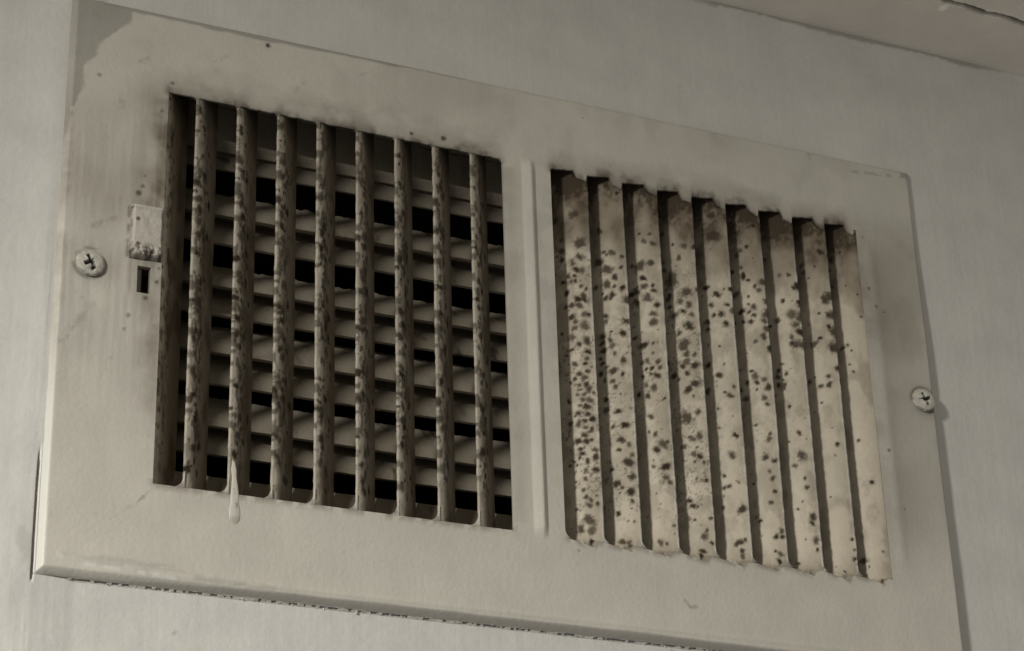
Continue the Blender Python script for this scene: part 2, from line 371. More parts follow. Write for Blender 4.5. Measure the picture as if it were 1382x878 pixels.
def build_plate():
    xs = lines([-PW, -147, SLOT[0], SLOT[1], LX0, LX1, RX0, RX1, 147, PW],
               {(-PW, -147): .3, (-147, SLOT[0]): .55, (SLOT[0], SLOT[1]): .5, (SLOT[1], LX0): .5, (LX0, LX1): .6, (LX1, RX0): .4, (RX0, RX1): .4, (RX1, 147): .55, (147, PW): .3})
    zs = lines([-PH, -89, -HZ, SLOT[2], SLOT[3], HZ, 89, PH],
               {(-PH, -89): .3, (-89, -HZ): .5, (-HZ, SLOT[2]): .6, (SLOT[2], SLOT[3]): .5, (SLOT[3], HZ): .6, (HZ, 89): .5, (89, PH): .3})
    X, Z = np.meshgrid(xs, zs, indexing='ij')
    xc = (X[:-1, :-1] + X[1:, 1:]) / 2; zc = (Z[:-1, :-1] + Z[1:, 1:]) / 2
    Y = plate_depth(X, Z)
    W = plate_wear_and_shade(X, Z)
    Z = saw(X, Z)
    inz = np.abs(zc) < HZ
    hole = inz & (((xc > LX0) & (xc < LX1)) | ((xc > RX0) & (xc < RX1)))
    hole |= (xc > SLOT[0]) & (xc < SLOT[1]) & (zc > SLOT[2]) & (zc < SLOT[3])
    V, F, WW = [], [], []
    add(V, F, WW, np.stack([X, Y, Z], -1).reshape(-1, 3), grid_faces(len(xs), len(zs), ~hole), W.reshape(-1, 4))
    # thickness of the sheet round each opening
    def edge(pts, th=1.3, n=3, dirt=.35):
        p = np.array(pts, float); y0 = plate_depth(p[:, 0], p[:, 1]); w0 = plate_wear_and_shade(p[:, 0], p[:, 1])
        rows = []; ws = []
        for k in range(n + 1):
            rows.append(np.c_[p[:, 0], y0 + th * k / n, saw(p[:, 0], p[:, 1])]); w = w0.copy(); w[:, 0] = np.minimum(1, w[:, 0] + dirt * k / n); ws.append(w)
        m = len(p)
        add(V, F, WW, np.stack(rows, 1).reshape(-1, 3), grid_faces(m, n + 1), np.stack(ws, 1).reshape(-1, 4))
    def line(a, b, n=240):
        t = np.linspace(0, 1, n)[:, None]; return np.array(a) * (1 - t) + np.array(b) * t
    for x0, x1 in ((LX0, LX1), (RX0, RX1)):
        edge(line((x0, HZ), (x1, HZ)), th=.8, dirt=.35); edge(line((x1, -HZ), (x0, -HZ)))
    edge(line((LX1, HZ), (LX1, -HZ))); edge(line((RX0, -HZ), (RX0, HZ)))
    s = SLOT
    for a, b in (((s[0], s[3]), (s[1], s[3])), ((s[1], s[3]), (s[1], s[2])), ((s[1], s[2]), (s[0], s[2])), ((s[0], s[2]), (s[0], s[3]))):
        edge(line(a, b, 10), th=2.5, dirt=.9)
    # webs of metal and paint where each slat's front edge runs into the plate
    def web(x, z, sx, sz, r, rim=True):
        """concave fillet with its corner at (x, z), reaching r along the plate edge and the slat"""
        a = np.linspace(0, math.pi / 2, 9)
        kz = (1.0 if rim else .75) if sz < 0 else 1.5
        arc = np.c_[x + sx * r * (1 - np.sin(a)), z + sz * r * kz * (1 - np.cos(a))]
        n = len(arc)
        u = np.linspace(0, 1, n)
        cor = np.c_[x + sx * r * np.clip(1 - 2 * u, 0, 1), z + sz * r * kz * np.clip(2 * u - 1, 0, 1)]
        rows = [cor, cor * .5 + arc * .5, arc]
        pts = np.stack([np.c_[p[:, 0], np.full(n, -.03 - .12 * k + .06 * k * k), p[:, 1]] for k, p in enumerate(rows)], 0)
        w = plate_wear_and_shade(pts[..., 0], pts[..., 2])
        w[..., 0] *= .7
        add(V, F, WW, pts.reshape(-1, 3), grid_faces(3, n, None, sx * sz > 0), w.reshape(-1, 4))
        if rim:
            edge_ = np.stack([pts[-1], pts[-1] + np.array([0, .9, 0])], 0)
            add(V, F, WW, edge_.reshape(-1, 3), grid_faces(2, n, None, sx * sz > 0), np.stack([w[-1], w[-1]], 0).reshape(-1, 4))
    webs = []
    for i, x in enumerate(LFRONT):
        webs += [(x + .15, HZ + .05, -1, -1, 1.9), (x - .25, -HZ - .05, -1, 1, 2.9 + .9 * vnoise(i * 1.7, 2))]
    for i, x in enumerate(RFRONT):
        webs += [(x - .15, -HZ - .05, 1, 1, 2.2)]
    webs += [(LX1 + .05, HZ + .05, -1, -1, 1.6), (RX0 - .05, -HZ - .05, 1, 1, 2.2)]
    for w in webs: web(*w)
    o = make("faceplate", V, F, M_PLATE, vent, WW, sharp=50)
    return o

plate = build_plate()

# ------------------------------------------------------------------ slats
MOULD_RIGHT = {
    0: [(4.6, 48.6, 1.9), (8.6, 46.4, 0.83), (9.1, 40.3, 0.95), (9.6, 36.4, 1.43), (9.2, 33.3, 1.07), (3.3, 38.2, 2.26), (3.5, 33.5, 1.43), (5.9, 31.4, 1.19), (4.6, 28.8, 1.19), (2.8, 28.4, 1.19), (7.2, 27.1, 0.95), (5.1, 26.6, 0.83), (9.0, 25.1, 1.07), (6.4, 24.7, 0.71), (5.0, 25.0, 0.83), (3.4, 22.9, 0.71), (1.6, 22.0, 0.71), (8.0, 21.4, 1.19), (2.6, 19.5, 1.31), (4.2, 63.5, 1.78), (3.4, 59.8, 1.31), (8.6, 65.0, 3.27), (11.0, 48.1, 1.49), (4.4, 18.4, 1.55), (2.4, 17.8, 0.95), (6.6, 16.7, 1.19), (4.2, 16.1, 1.31), (8.6, 16.5, 0.83), (7.6, 15.0, 0.48), (2.8, 13.1, 1.07), (1.5, 13.0, 0.89), (6.8, 12.5, 1.31), (5.8, 10.8, 0.95), (6.2, 8.4, 1.07), (2.6, 8.9, 1.66), (10.1, 7.3, 0.71), (6.8, 5.4, 1.31), (4.8, 2.9, 0.95), (2.1, 3.8, 1.43), (7.3, 1.2, 0.83), (2.2, -0.2, 1.07), (9.0, -0.5, 0.59), (2.4, -2.3, 0.95), (6.3, -3.9, 0.95), (3.2, -4.1, 0.83), (2.7, -6.6, 0.83), (4.9, -7.5, 0.95), (3.4, -8.8, 1.07), (6.6, -8.8, 0.71), (8.1, -9.8, 0.53), (5.2, -11.2, 0.77), (3.0, -11.3, 1.19), (5.1, -12.9, 0.77), (2.4, -12.9, 1.19), (6.0, -14.4, 0.71), (4.0, -14.4, 0.83), (1.0, -14.0, 0.59), (4.2, -16.2, 0.89), (2.2, -16.5, 1.31), (8.9, -16.1, 0.83), (3.3, -18.4, 1.43), (5.2, -18.1, 0.71), (6.0, -20.8, 1.07), (3.2, -21.3, 1.07), (6.9, -21.4, 0.59), (8.8, -20.2, 0.53), (1.8, -22.9, 1.19), (4.0, -23.1, 0.95), (5.9, -23.9, 1.19), (8.8, -23.8, 0.95), (3.8, -25.7, 0.95), (2.0, -26.1, 0.83), (4.4, -28.2, 1.07), (2.7, -27.1, 0.89), (6.4, -29.9, 1.19), (3.8, -30.1, 1.19), (2.2, -29.7, 0.83), (5.7, -32.5, 0.83), (1.3, -33.1, 0.95), (5.4, -34.2, 0.95), (6.2, -35.6, 0.83), (4.0, -36.7, 0.95), (1.6, -35.5, 1.19), (8.0, -36.4, 0.59), (7.1, -37.8, 0.53), (4.5, -39.6, 0.83), (1.5, -39.4, 1.19), (9.6, -37.4, 0.59), (4.9, -42.6, 0.83), (7.8, -43.0, 0.48), (5.4, -46.1, 0.59), (4.9, -48.4, 0.71), (1.6, -48.1, 0.53), (3.4, -49.5, 0.95), (4.2, -51.2, 1.07), (1.4, -50.5, 0.77), (7.8, -51.9, 0.59), (4.0, -55.6, 2.02), (6.8, -58.5, 1.55), (3.4, -59.5, 1.55), (4.0, -63.1, 0.95)],
    1: [(8.4, 46.0, 1.43), (7.1, 37.9, 0.95), (6.2, 36.8, 0.59), (4.2, 37.4, 1.43), (1.2, 36.0, 0.83), (9.2, 34.5, 1.78), (6.0, 31.6, 2.02), (1.8, 31.9, 0.77), (3.7, 28.3, 1.19), (6.6, 26.3, 1.66), (4.2, 25.2, 0.71), (1.6, 24.8, 1.19), (5.1, 22.2, 1.07), (8.2, 23.1, 0.59), (1.4, 59.1, 0.95), (10.6, 25.9, 0.89), (7.7, 64.5, 2.38), (7.4, 21.3, 1.07), (5.4, 21.1, 0.83), (7.6, 15.0, 1.07), (7.6, 13.4, 0.83), (6.0, 9.4, 0.48), (9.0, 8.2, 1.19), (9.5, 6.1, 1.07), (2.5, 8.5, 1.19), (6.6, 6.5, 0.95), (5.9, 4.3, 1.19), (5.3, 1.8, 0.83), (9.0, 3.1, 1.19), (10.0, 0.7, 0.71), (9.4, -1.0, 0.71), (8.0, -2.4, 0.71), (2.7, -0.5, 1.43), (5.8, -4.1, 1.55), (10.2, -4.5, 0.83), (3.1, -5.5, 0.95), (8.9, -7.0, 0.77), (6.2, -7.6, 0.95), (5.4, -9.8, 0.95), (8.6, -13.5, 1.07), (9.2, -17.0, 1.19), (5.2, -18.1, 1.31), (3.1, -23.0, 1.43), (6.8, -23.1, 0.83), (1.1, 12.9, 1.31), (4.3, -27.9, 1.31), (2.2, -29.3, 0.83), (5.4, -30.9, 0.83), (2.8, -35.1, 1.78), (1.5, -33.0, 0.83), (1.8, -40.0, 1.43), (6.6, -42.3, 1.55), (5.0, -43.6, 0.77), (2.6, -45.2, 1.55), (2.0, -48.1, 0.71), (6.6, -51.9, 0.95), (6.2, -61.6, 1.19), (4.2, -62.3, 1.31), (1.9, -54.7, 0.48), (8.0, -37.2, 0.83)],
    2: [(6.6, 46.9, 0.71), (3.2, 46.5, 0.83), (5.2, 44.1, 1.19), (2.2, 43.1, 1.31), (6.6, 35.4, 2.14), (9.4, 35.9, 0.95), (3.0, 35.9, 1.31), (6.0, 30.4, 1.31), (3.2, 27.9, 0.71), (5.8, 27.7, 1.31), (2.8, 25.7, 0.95), (8.6, 26.3, 1.43), (5.0, 24.2, 0.83), (10.8, 25.8, 1.43), (1.8, 61.1, 1.19), (7.8, 63.8, 2.38), (8.8, 22.4, 1.31), (5.1, 23.0, 1.55), (2.2, 20.7, 1.07), (3.7, 17.6, 1.19), (3.8, 14.6, 1.43), (10.3, 10.1, 0.83), (7.2, 7.3, 1.66), (4.2, 7.4, 0.71), (4.4, 3.7, 0.65), (6.2, 1.5, 0.95), (3.1, 0.8, 1.07), (4.8, -1.4, 0.83), (2.6, -1.3, 0.95), (8.2, 1.1, 0.83), (6.7, -1.4, 0.59), (3.5, -3.7, 1.19), (5.4, -3.2, 0.59), (8.3, -3.7, 0.71), (7.0, -6.9, 0.95), (4.5, -7.8, 1.31), (6.8, -11.0, 1.07), (9.9, -9.4, 0.83), (6.4, -17.7, 1.07), (1.5, -11.7, 0.59), (7.0, -22.9, 0.59), (5.1, -23.7, 0.95), (2.7, -27.7, 1.66), (5.1, -29.4, 1.19), (1.5, -26.6, 0.83), (2.7, -35.0, 1.66), (6.3, -34.6, 0.71), (2.7, -38.8, 1.31), (1.7, -40.3, 0.95), (5.8, -60.1, 1.31), (3.7, -60.5, 0.83), (1.0, -54.5, 0.59)],
    3: [(3.4, 44.7, 1.31), (5.2, 40.5, 1.19), (7.1, 45.7, 0.59), (8.0, 32.9, 2.97), (11.2, 36.8, 1.31), (10.6, 50.4, 0.95), (3.4, 27.5, 2.14), (9.4, 27.4, 0.95), (11.0, 40.1, 0.89), (0.0, 44.3, 1.19), (0.0, 28.8, 0.83), (5.4, 64.1, 2.38), (8.0, 65.3, 1.78), (9.7, 26.5, 1.19), (6.0, 24.4, 1.31), (3.1, 23.5, 1.31), (9.6, 23.2, 0.83), (8.2, 20.0, 1.19), (5.0, 21.0, 1.07), (2.6, 19.6, 1.07), (3.7, 15.5, 1.78), (7.0, 13.3, 1.07), (5.4, 8.7, 2.38), (5.0, 5.9, 1.31), (2.5, 5.6, 0.95), (5.0, 3.3, 1.43), (6.6, 1.5, 0.95), (2.6, 1.6, 1.55), (5.4, -1.1, 1.07), (9.5, -1.2, 1.19), (8.0, -2.9, 0.71), (3.1, -4.8, 1.66), (5.4, -6.8, 1.55), (3.6, -9.0, 0.59), (2.4, -14.5, 1.07), (6.0, -16.6, 2.38), (4.8, -23.6, 1.07), (2.8, -22.9, 1.19), (6.0, -23.1, 0.71), (7.8, -26.0, 0.95), (4.6, -29.1, 1.07), (3.1, -29.8, 1.19), (1.9, -31.6, 0.71), (4.8, -31.5, 0.59), (3.6, -26.8, 0.59), (1.5, -37.8, 0.71), (7.3, -44.1, 1.07), (6.2, -46.4, 1.19), (4.8, -46.6, 0.53), (5.8, -50.9, 0.59), (3.4, -56.4, 1.31), (2.2, -54.5, 0.71), (4.1, -61.3, 1.31), (5.4, -62.7, 1.19), (0.8, -50.4, 0.71), (1.1, -58.6, 0.83), (0.0, 28.8, 0.77)],
    4: [(8.4, 32.1, 1.19), (8.8, 19.9, 0.95), (8.7, 17.3, 0.83), (7.4, 25.7, 0.71), (9.5, 4.6, 0.83), (10.6, -4.7, 0.83), (4.8, 58.3, 1.78), (4.5, 50.6, 3.09), (8.6, 32.1, 1.07), (2.5, 31.0, 0.53), (5.2, 29.1, 1.43), (6.8, 25.6, 0.95), (3.8, 21.9, 1.07), (6.4, 21.8, 0.71), (8.9, 19.9, 0.83), (2.7, 18.7, 1.07), (1.6, 25.3, 0.83), (9.0, 19.9, 0.83), (3.8, 22.0, 1.19), (2.7, 18.6, 1.19), (6.6, 21.8, 0.71), (5.3, 10.6, 0.48), (9.4, 4.6, 0.83), (6.4, 0.4, 1.19), (4.3, 4.0, 0.53), (3.1, -7.2, 1.19), (1.8, -3.9, 0.71), (4.7, -5.6, 0.48), (10.4, -4.3, 1.07), (7.3, -11.0, 0.53), (7.3, -17.7, 0.48), (2.2, -20.8, 1.07), (4.0, -27.8, 1.25), (6.6, -34.2, 0.69), (5.6, -37.9, 0.82), (7.2, -38.2, 0.75), (2.4, -45.8, 1.63), (7.8, -44.7, 0.82), (3.6, -56.9, 1.25), (3.2, -59.3, 1.0), (3.2, -61.6, 1.0), (4.6, -57.4, 0.75), (1.8, -55.8, 0.63)],
    5: [(4.0, 62.5, 2.97), (9.9, 57.7, 2.38), (2.1, 57.2, 0.95), (7.2, 48.3, 1.07), (5.0, 49.2, 0.95), (8.4, 46.4, 1.19), (7.2, 41.8, 0.95), (6.8, 38.5, 1.43), (5.4, 36.7, 0.71), (11.0, 40.6, 1.19), (3.4, 34.3, 0.77), (9.9, 32.7, 1.43), (5.6, 30.8, 0.48), (8.4, 25.9, 1.19), (4.2, 27.1, 1.07), (5.8, 25.0, 0.83), (4.2, 23.9, 0.71), (8.1, 22.2, 0.71), (5.8, 21.7, 0.77), (5.8, 28.1, 0.48), (11.1, 22.3, 0.71), (2.1, 32.9, 0.95), (8.2, 63.8, 2.08), (4.4, 24.0, 0.83), (8.0, 22.0, 0.71), (5.5, 21.7, 0.83), (11.2, 22.4, 0.71), (4.4, 14.4, 0.83), (6.7, 4.0, 0.71), (5.8, 2.1, 1.31), (2.7, 0.8, 1.07), (5.0, -0.3, 0.95), (5.4, -2.7, 0.53), (1.6, -1.9, 1.31), (8.3, 0.2, 0.83), (10.9, -1.8, 0.77), (9.2, -5.3, 1.07), (3.2, -5.9, 1.07), (2.7, -8.0, 0.77), (6.8, -15.0, 0.65), (2.5, -18.4, 0.71), (2.8, -20.3, 1.07), (1.6, 15.7, 1.31), (1.2, 21.8, 1.19), (4.2, -26.6, 1.13), (1.4, -27.5, 1.0), (3.4, -31.3, 0.63), (2.4, -33.5, 1.0), (2.4, -38.1, 0.82), (3.8, -41.6, 0.82), (7.6, -47.6, 0.69), (1.3, -51.5, 1.0), (3.2, -53.2, 1.0), (2.2, -59.0, 1.0), (2.7, -61.7, 1.13), (3.8, -58.1, 0.5), (1.2, -53.4, 0.88)],
    6: [(3.6, 60.3, 2.97), (3.1, 57.1, 1.78), (5.9, 41.1, 0.89), (2.8, 41.0, 0.89), (5.2, 31.4, 0.83), (2.6, 26.5, 1.43), (7.5, 24.8, 0.89), (10.8, 48.0, 1.07), (1.5, 36.0, 0.95), (0.0, 30.0, 0.83), (8.5, 65.3, 2.08), (7.4, 24.8, 1.01), (10.4, 23.3, 0.65), (2.6, 26.2, 1.31), (1.8, 22.8, 1.31), (3.6, 17.9, 0.95), (3.6, 15.7, 0.95), (2.4, 15.4, 1.43), (7.4, 8.9, 0.59), (6.4, 5.2, 0.83), (8.8, 6.9, 0.77), (9.4, 4.6, 0.83), (7.6, 3.2, 0.53), (7.2, 0.7, 1.31), (9.2, 1.9, 0.95), (6.2, -6.8, 0.71), (3.8, -16.1, 0.83), (4.0, -24.0, 1.76), (6.4, -27.3, 0.88), (3.4, -31.8, 0.63), (3.0, -35.2, 0.88), (6.4, -42.1, 0.5), (1.7, -44.8, 1.25), (2.2, -47.3, 1.0), (1.4, -53.0, 1.13), (7.9, -60.1, 0.63), (1.6, -55.9, 0.63)],
    7: [(2.3, 52.0, 1.43), (8.6, 45.2, 1.01), (7.1, 42.5, 0.59), (9.2, 47.7, 1.19), (4.6, 28.9, 0.53), (2.4, 34.1, 1.66), (4.6, 46.7, 0.59), (1.6, 28.4, 1.07), (7.7, 64.6, 2.08), (4.6, 28.9, 0.48), (4.9, 20.1, 0.83), (7.1, 18.0, 1.31), (1.5, 23.9, 1.07), (1.4, 16.2, 1.43), (3.5, 5.8, 0.83), (3.5, 2.9, 1.19), (6.5, 2.7, 0.83), (10.0, 5.0, 0.71), (6.7, -3.2, 0.42), (2.8, -18.1, 0.83), (2.8, -18.7, 0.63), (1.0, -51.0, 0.56), (0.6, -57.6, 0.82), (0.5, -54.5, 0.44), (4.9, -62.0, 0.56)],
    8: [(6.0, 62.2, 1.07), (6.4, 54.2, 0.65), (9.6, 51.9, 1.49), (10.3, 41.9, 0.89), (10.6, 48.1, 0.71), (5.5, 41.4, 0.36), (1.7, 38.0, 0.48), (-0.2, 59.1, 0.3), (8.4, 18.7, 0.89), (6.8, 19.7, 0.65), (5.9, 17.3, 0.48), (6.8, 12.4, 0.48), (5.7, 9.7, 0.59), (6.6, -15.0, 0.71), (1.2, 29.7, 0.48), (3.5, -29.8, 0.82), (1.2, -46.7, 0.31), (2.2, -53.7, 0.38), (8.8, -56.4, 1.25), (7.1, -58.4, 0.44), (3.2, -63.5, 0.63)],
}
S_W = 15.5
def slat_curve(s, th0=10., th1=54., run=5.):    # s in mm along the section
    """lateral reach and depth of a slat measured along its bent section"""
    f = np.linspace(0, 20., 541)
    th = np.radians(th0 + (th1 - th0) * np.clip(f / run, 0, 1))
    ds = f[1] - f[0]
    e = np.r_[0, np.cumsum(np.cos(th))[:-1]] * ds; d = np.r_[0, np.cumsum(np.sin(th))[:-1]] * ds
    return np.interp(s, f, e), np.interp(s, f, d), np.radians(th0 + (th1 - th0) * np.clip(s / run, 0, 1))

def blot(S, Z, spots, seed, rough=1.0):
    """fuzzy star-shaped colonies: dark core, lobed edge, faint halo"""
    m = np.zeros_like(S); br = np.zeros_like(S)
    rng = np.random.RandomState(seed)
    fz = fbm(S / .75, Z / .75, seed % 13, 4)
    for (s, z, r) in spots:
        if r <= 0: continue
        ph = rng.rand(3) * 6.28
        sel = (np.abs(Z - z) < r * 2.2) & (np.abs(S - s) < r * 2.2)
        if not sel.any(): continue
        ds = S[sel] - s; dz = Z[sel] - z
        a = np.arctan2(dz, ds)
        lob = 1 + rough * (.18 * np.sin(a + ph[0]) + .16 * np.sin(2 * a + ph[1])) + 1.25 * (fz[sel] - .5)
        d = np.hypot(ds, dz) / (r * lob)
        k = .68 + .32 * rng.rand() if r < 2 else .8
        m[sel] = np.maximum(m[sel], k * (1 - sstep(.45, 1.12, d)))
        br[sel] = np.maximum(br[sel], .5 * (1 - sstep(.7, 1.7, d)))
    return m, br

def build_slat(xf, sgn, spots, seed, kind):
    """sgn +1: runs back to the right (left bank); -1: runs back to the left. kind: 'left', 'right' or 'frame'"""
    th = 1.0
    S_W = 13.0 if kind == 'left' else 15.5
    fs = np.r_[np.linspace(0, S_W, 40)]
    zs = np.r_[-HZ - 5.5, -HZ - 3.5, -HZ - 2.5, -HZ - 1.6, -HZ - .8, np.linspace(-HZ - .2, HZ + .2, 310), HZ + 1.0, HZ + 2.0, HZ + 4.5, HZ + 8.0]
    Sg, Zg = np.meshgrid(fs, zs, indexing='ij')
    if kind == 'frame_left': e, d, tt = slat_curve(Sg, 30., 52., 2.0)
    elif kind == 'frame_right': e, d, tt = slat_curve(Sg, 3., 54., 8.5)
    elif sgn < 0: e, d, tt = slat_curve(Sg, 5., 54., 8.)
    else: e, d, tt = slat_curve(Sg, 10., 52., 4.)
    end = HZ - np.abs(Zg)
    reach = np.where(Zg > 0, 2.5, 4.5)
    wz = np.clip(1 - end / reach, 0, 1) ** 2 * np.where(Zg > 0, 0., 0. if sgn > 0 else .8)
    dflat = np.interp(np.maximum(Sg - np.where(Zg > 0, 2.6, 4.2), 0), fs, slat_curve(fs, 5., 54., 8.)[1])
    d2 = d * (1 - wz) + np.minimum(d, dflat) * wz
    if kind.startswith('frame'): d2 = d
    lump = (fbm(Sg / 1.6, Zg / 2.6, seed, 3) - .5) * .22 + (fbm(Sg / 8, Zg / 30, seed + 5, 2) - .5) * .5
    edge_lump = (fbm(Zg / 1.8, Zg * 0, seed + 2, 3) - .5) * (.9 if sgn > 0 else .55) * np.exp(-(Sg / .9) ** 2)
    if kind.startswith('frame'): lump *= sstep(0, 3, Sg); edge_lump *= 0
    m, br = blot(Sg, Zg, spots, seed) if sgn < 0 else blot(Sg * 1.25, Zg, [(a * 1.25, b, c) for a, b, c in spots], seed)
    W = np.zeros(Sg.shape + (4,))
    n1 = fbm(Sg / 5, Zg / 8, seed + 9, 4); n2 = fbm(Sg / 1.0, Zg / 1.4, seed + 11, 3)
    top = HZ - Zg
    if sgn < 0:
        tb = np.clip(1 - top / (20 + 26 * n1), 0, 1)
        br = np.maximum(br, tb ** .55 * 1.05 * (.6 + .6 * n1))
        m = np.maximum(m, np.clip(1 - top / (4.0 + 75 * np.clip(n1 - .32, 0, 1) * (.5 + .06 * Sg)), 0, 1) ** .8 * .55 * sstep(.38, .6, n2 + .1))
        br = np.maximum(br, .30 * sstep(.5, .72, n1))
        bot = Zg + HZ
        m = np.maximum(m, np.clip(1 - (bot + 2.2 * np.clip((13 - Sg) / 9, 0, 1)) / (1.0 + 2.5 * n2), 0, 1) * .75 * sstep(2.2, 4.5, Sg) * sstep(.3, .5, n2))
        br = np.maximum(br, np.clip(1 - bot / 9, 0, 1) * .45 * n1)
        m = np.maximum(m, .8 * sstep(.5, .95, n1 + .55 * np.clip(1 - top / 10, 0, 1) + .7 * (n2 - .5)) * (1 - sstep(7, 17, top)))
    else:
        br = np.maximum(br, .26 + .3 * sstep(.4, .7, n1) + .32 * sstep(1.5, 4.5, Sg))  # dirt, plus painted shade: browner where the face turns from the lamp
        m = np.maximum(m, .7 * sstep(.50, .66, fbm(Sg / 1.2, Zg / 2.4, seed + 21, 4)) * (1 - sstep(3.5, 8.5, Sg)) * sstep(-58, -45, Zg))
        br += .3 * np.clip(1 - top / 26, 0, 1)
        m = np.maximum(m, np.clip(1 - top / (3 + 14 * n1), 0, 1) * .7 * sstep(.6, 2.2, Sg + 2 * (n2 - .5)))
    if kind == 'right':        # fine film of small colonies between the big ones
        den = {0: 1., 1: .8, 2: .8, 3: .9, 4: .45, 5: .5, 6: .35, 7: .15}[seed - 130] * sstep(-62, -45, Zg) * (1 - sstep(28, 48, Zg))
        m = np.maximum(m, .6 * sstep(.60, .72, fbm(Sg / .7, Zg / .7, seed + 31, 3) - .10 * (1 - den)) * den * sstep(.40, .58, fbm(Sg / 6, Zg / 9, seed + 33, 2)))
        br = np.maximum(br, .3 * den * sstep(.45, .65, fbm(Sg / 3, Zg / 4, seed + 35, 3)))
    # front edges painted lighter, as if catching the light
    W[..., 0] = m; W[..., 1] = np.clip(br, 0, .85)
    if kind == 'left':
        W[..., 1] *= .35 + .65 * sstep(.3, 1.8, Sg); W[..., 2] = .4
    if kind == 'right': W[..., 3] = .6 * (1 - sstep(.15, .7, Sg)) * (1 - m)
    dd = d2 + lump + edge_lump - m * .10
    X = xf + sgn * e; Y = .25 + dd
    if kind.startswith('frame'): Y = .02 + dd
    Y = np.where(np.abs(Zg) > HZ + .1, np.maximum(Y, 1.0), Y)      # ends tucked behind the plate
    V, F, WW = [], [], []
    add(V, F, WW, np.stack([X, Y, Zg], -1).reshape(-1, 3), grid_faces(len(fs), len(zs), None, sgn < 0), W.reshape(-1, 4))
    if not kind.startswith('frame'):
        # rounded front edge and the back face of the sheet
        nz = []; wz_ = []
        nxs, nys = -sgn * np.sin(tt[0, 0]), np.cos(tt[0, 0])          # from the face into the sheet
        a = np.linspace(0, math.pi, 7)
        for k, ang in enumerate(a):
            cx = nxs * th / 2 * (1 - math.cos(ang)) - sgn * math.cos(tt[0, 0]) * th / 2 * math.sin(ang)
            cy = nys * th / 2 * (1 - math.cos(ang)) - math.sin(tt[0, 0]) * th / 2 * math.sin(ang)
            nz.append(np.c_[X[0] + cx, Y[0] + cy, zs]); wz_.append(W[0])
        bx = np.linspace(.5, S_W, 8)
        for s in bx:
            k = int(round(s / S_W * (len(fs) - 1)))
            nz.append(np.c_[X[k] - sgn * np.sin(tt[k]) * th, Y[k] + np.cos(tt[k]) * th, zs]); wz_.append(np.c_[W[k][:, 0] * .3, .3 + W[k][:, 1] * .5, W[k][:, 2] * 0, W[k][:, 3] * 0])
        nz.append(np.c_[X[-1], Y[-1], zs]); wz_.append(W[-1])
        add(V, F, WW, np.stack(nz, 0).reshape(-1, 3), grid_faces(len(nz), len(zs), None, sgn > 0), np.stack(wz_, 0).reshape(-1, 4))
    return make("slat", V, F, M_SLAT, vent, WW, sharp=70)

rng = np.random.RandomState(5)
def left_spots(i):
    out = []
    for k in range(130):
        s = abs(rng.normal(0, 3.6)) + .2; z = rng.uniform(-58, 60)
        dens = 1.0 if -45 < z < 45 else .45
        if s > 11 or rng.rand() > dens * (1.0 if i < 5 else .75): continue
        out.append((s, z, rng.choice([.4, .6, .9, 1.3, 1.8])))
    return out
build_slat(LX0, 1, [(rng.uniform(.2, 6), rng.uniform(-55, 60), rng.uniform(.3, .9)) for k in range(26)], 101, 'frame_left')
for i, x in enumerate(LFRONT):
    build_slat(x, 1, left_spots(i), 110 + i, 'left')
for i, x in enumerate(RFRONT):
    extra = [(rng.uniform(1, 12), rng.uniform(-60, 55), rng.uniform(.15, .4)) for k in range(28 if i < 4 else 14)]
    bites = {1: [(20, 1.9)], 4: [(31, 1.3), (23.5, 1.2)], 5: [(36, 1.8), (29, 1.2), (24.5, 1.8), (19, 1.3), (12, 1.2)], 6: [(37, 1.6), (31, 1.4), (25.5, 2.0), (20, 1.7), (15, 1.9)],
             7: [(35, 2.6), (28.5, 1.5), (22, 2.0), (16.5, 2.2), (9, 1.2)]}.get(i, [])
    build_slat(x, -1, MOULD_RIGHT[i] + extra + [(.1, z, r) for z, r in bites], 130 + i, 'right')
build_slat(RX1, -1, MOULD_RIGHT[8], 150, 'frame_right')

# ------------------------------------------------------------------ damper blades behind the slats, sleeve and duct
def sheet(profile, x0, x1, nx, th, seed, brown=.2, up=True):
    """extrude an open (depth, z) profile along x, with a back face th behind it"""
    p = np.array(profile, float); n = len(p)
    t = np.gradient(p, axis=0); t /= np.linalg.norm(t, axis=1)[:, None]
    nb = np.c_[-t[:, 1], t[:, 0]]
    loop = np.r_[p, (p + nb * th)[::-1], p[:1]]
    xs = np.linspace(x0, x1, nx)
    X = np.repeat(xs[:, None], len(loop), 1)
    D = np.repeat(loop[None, :, 0], nx, 0); Z = np.repeat(loop[None, :, 1], nx, 0)
    u = np.r_[np.linspace(0, 1, n), np.linspace(1, 0, n), 0][None, :].repeat(nx, 0)
    nn = fbm(X / 3, u * 6 + seed, seed, 4); nb2 = fbm(X / 14, u * 2 + seed, seed + 3, 3)
    D = D + (nb2 - .5) * .3; Z = Z + (fbm(X / 2, u * 3, seed + 6, 3) - .5) * .14 + (fbm(X / 1.2, X * 0 + seed, seed + 8, 3) - .5) * 1.1 * (np.abs(u - .0) < .04) + (fbm(X / 60, X * 0, seed + 9, 2) - .5) * 1.2
    W = np.zeros(X.shape + (4,))
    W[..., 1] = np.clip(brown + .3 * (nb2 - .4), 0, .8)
    W[..., 0] = .7 * sstep(.62, .74, nn) * sstep(.5, .7, nb2)
    return np.stack([X, D, Z], -1).reshape(-1, 3), grid_faces(nx, len(loop)), W.reshape(-1, 4)

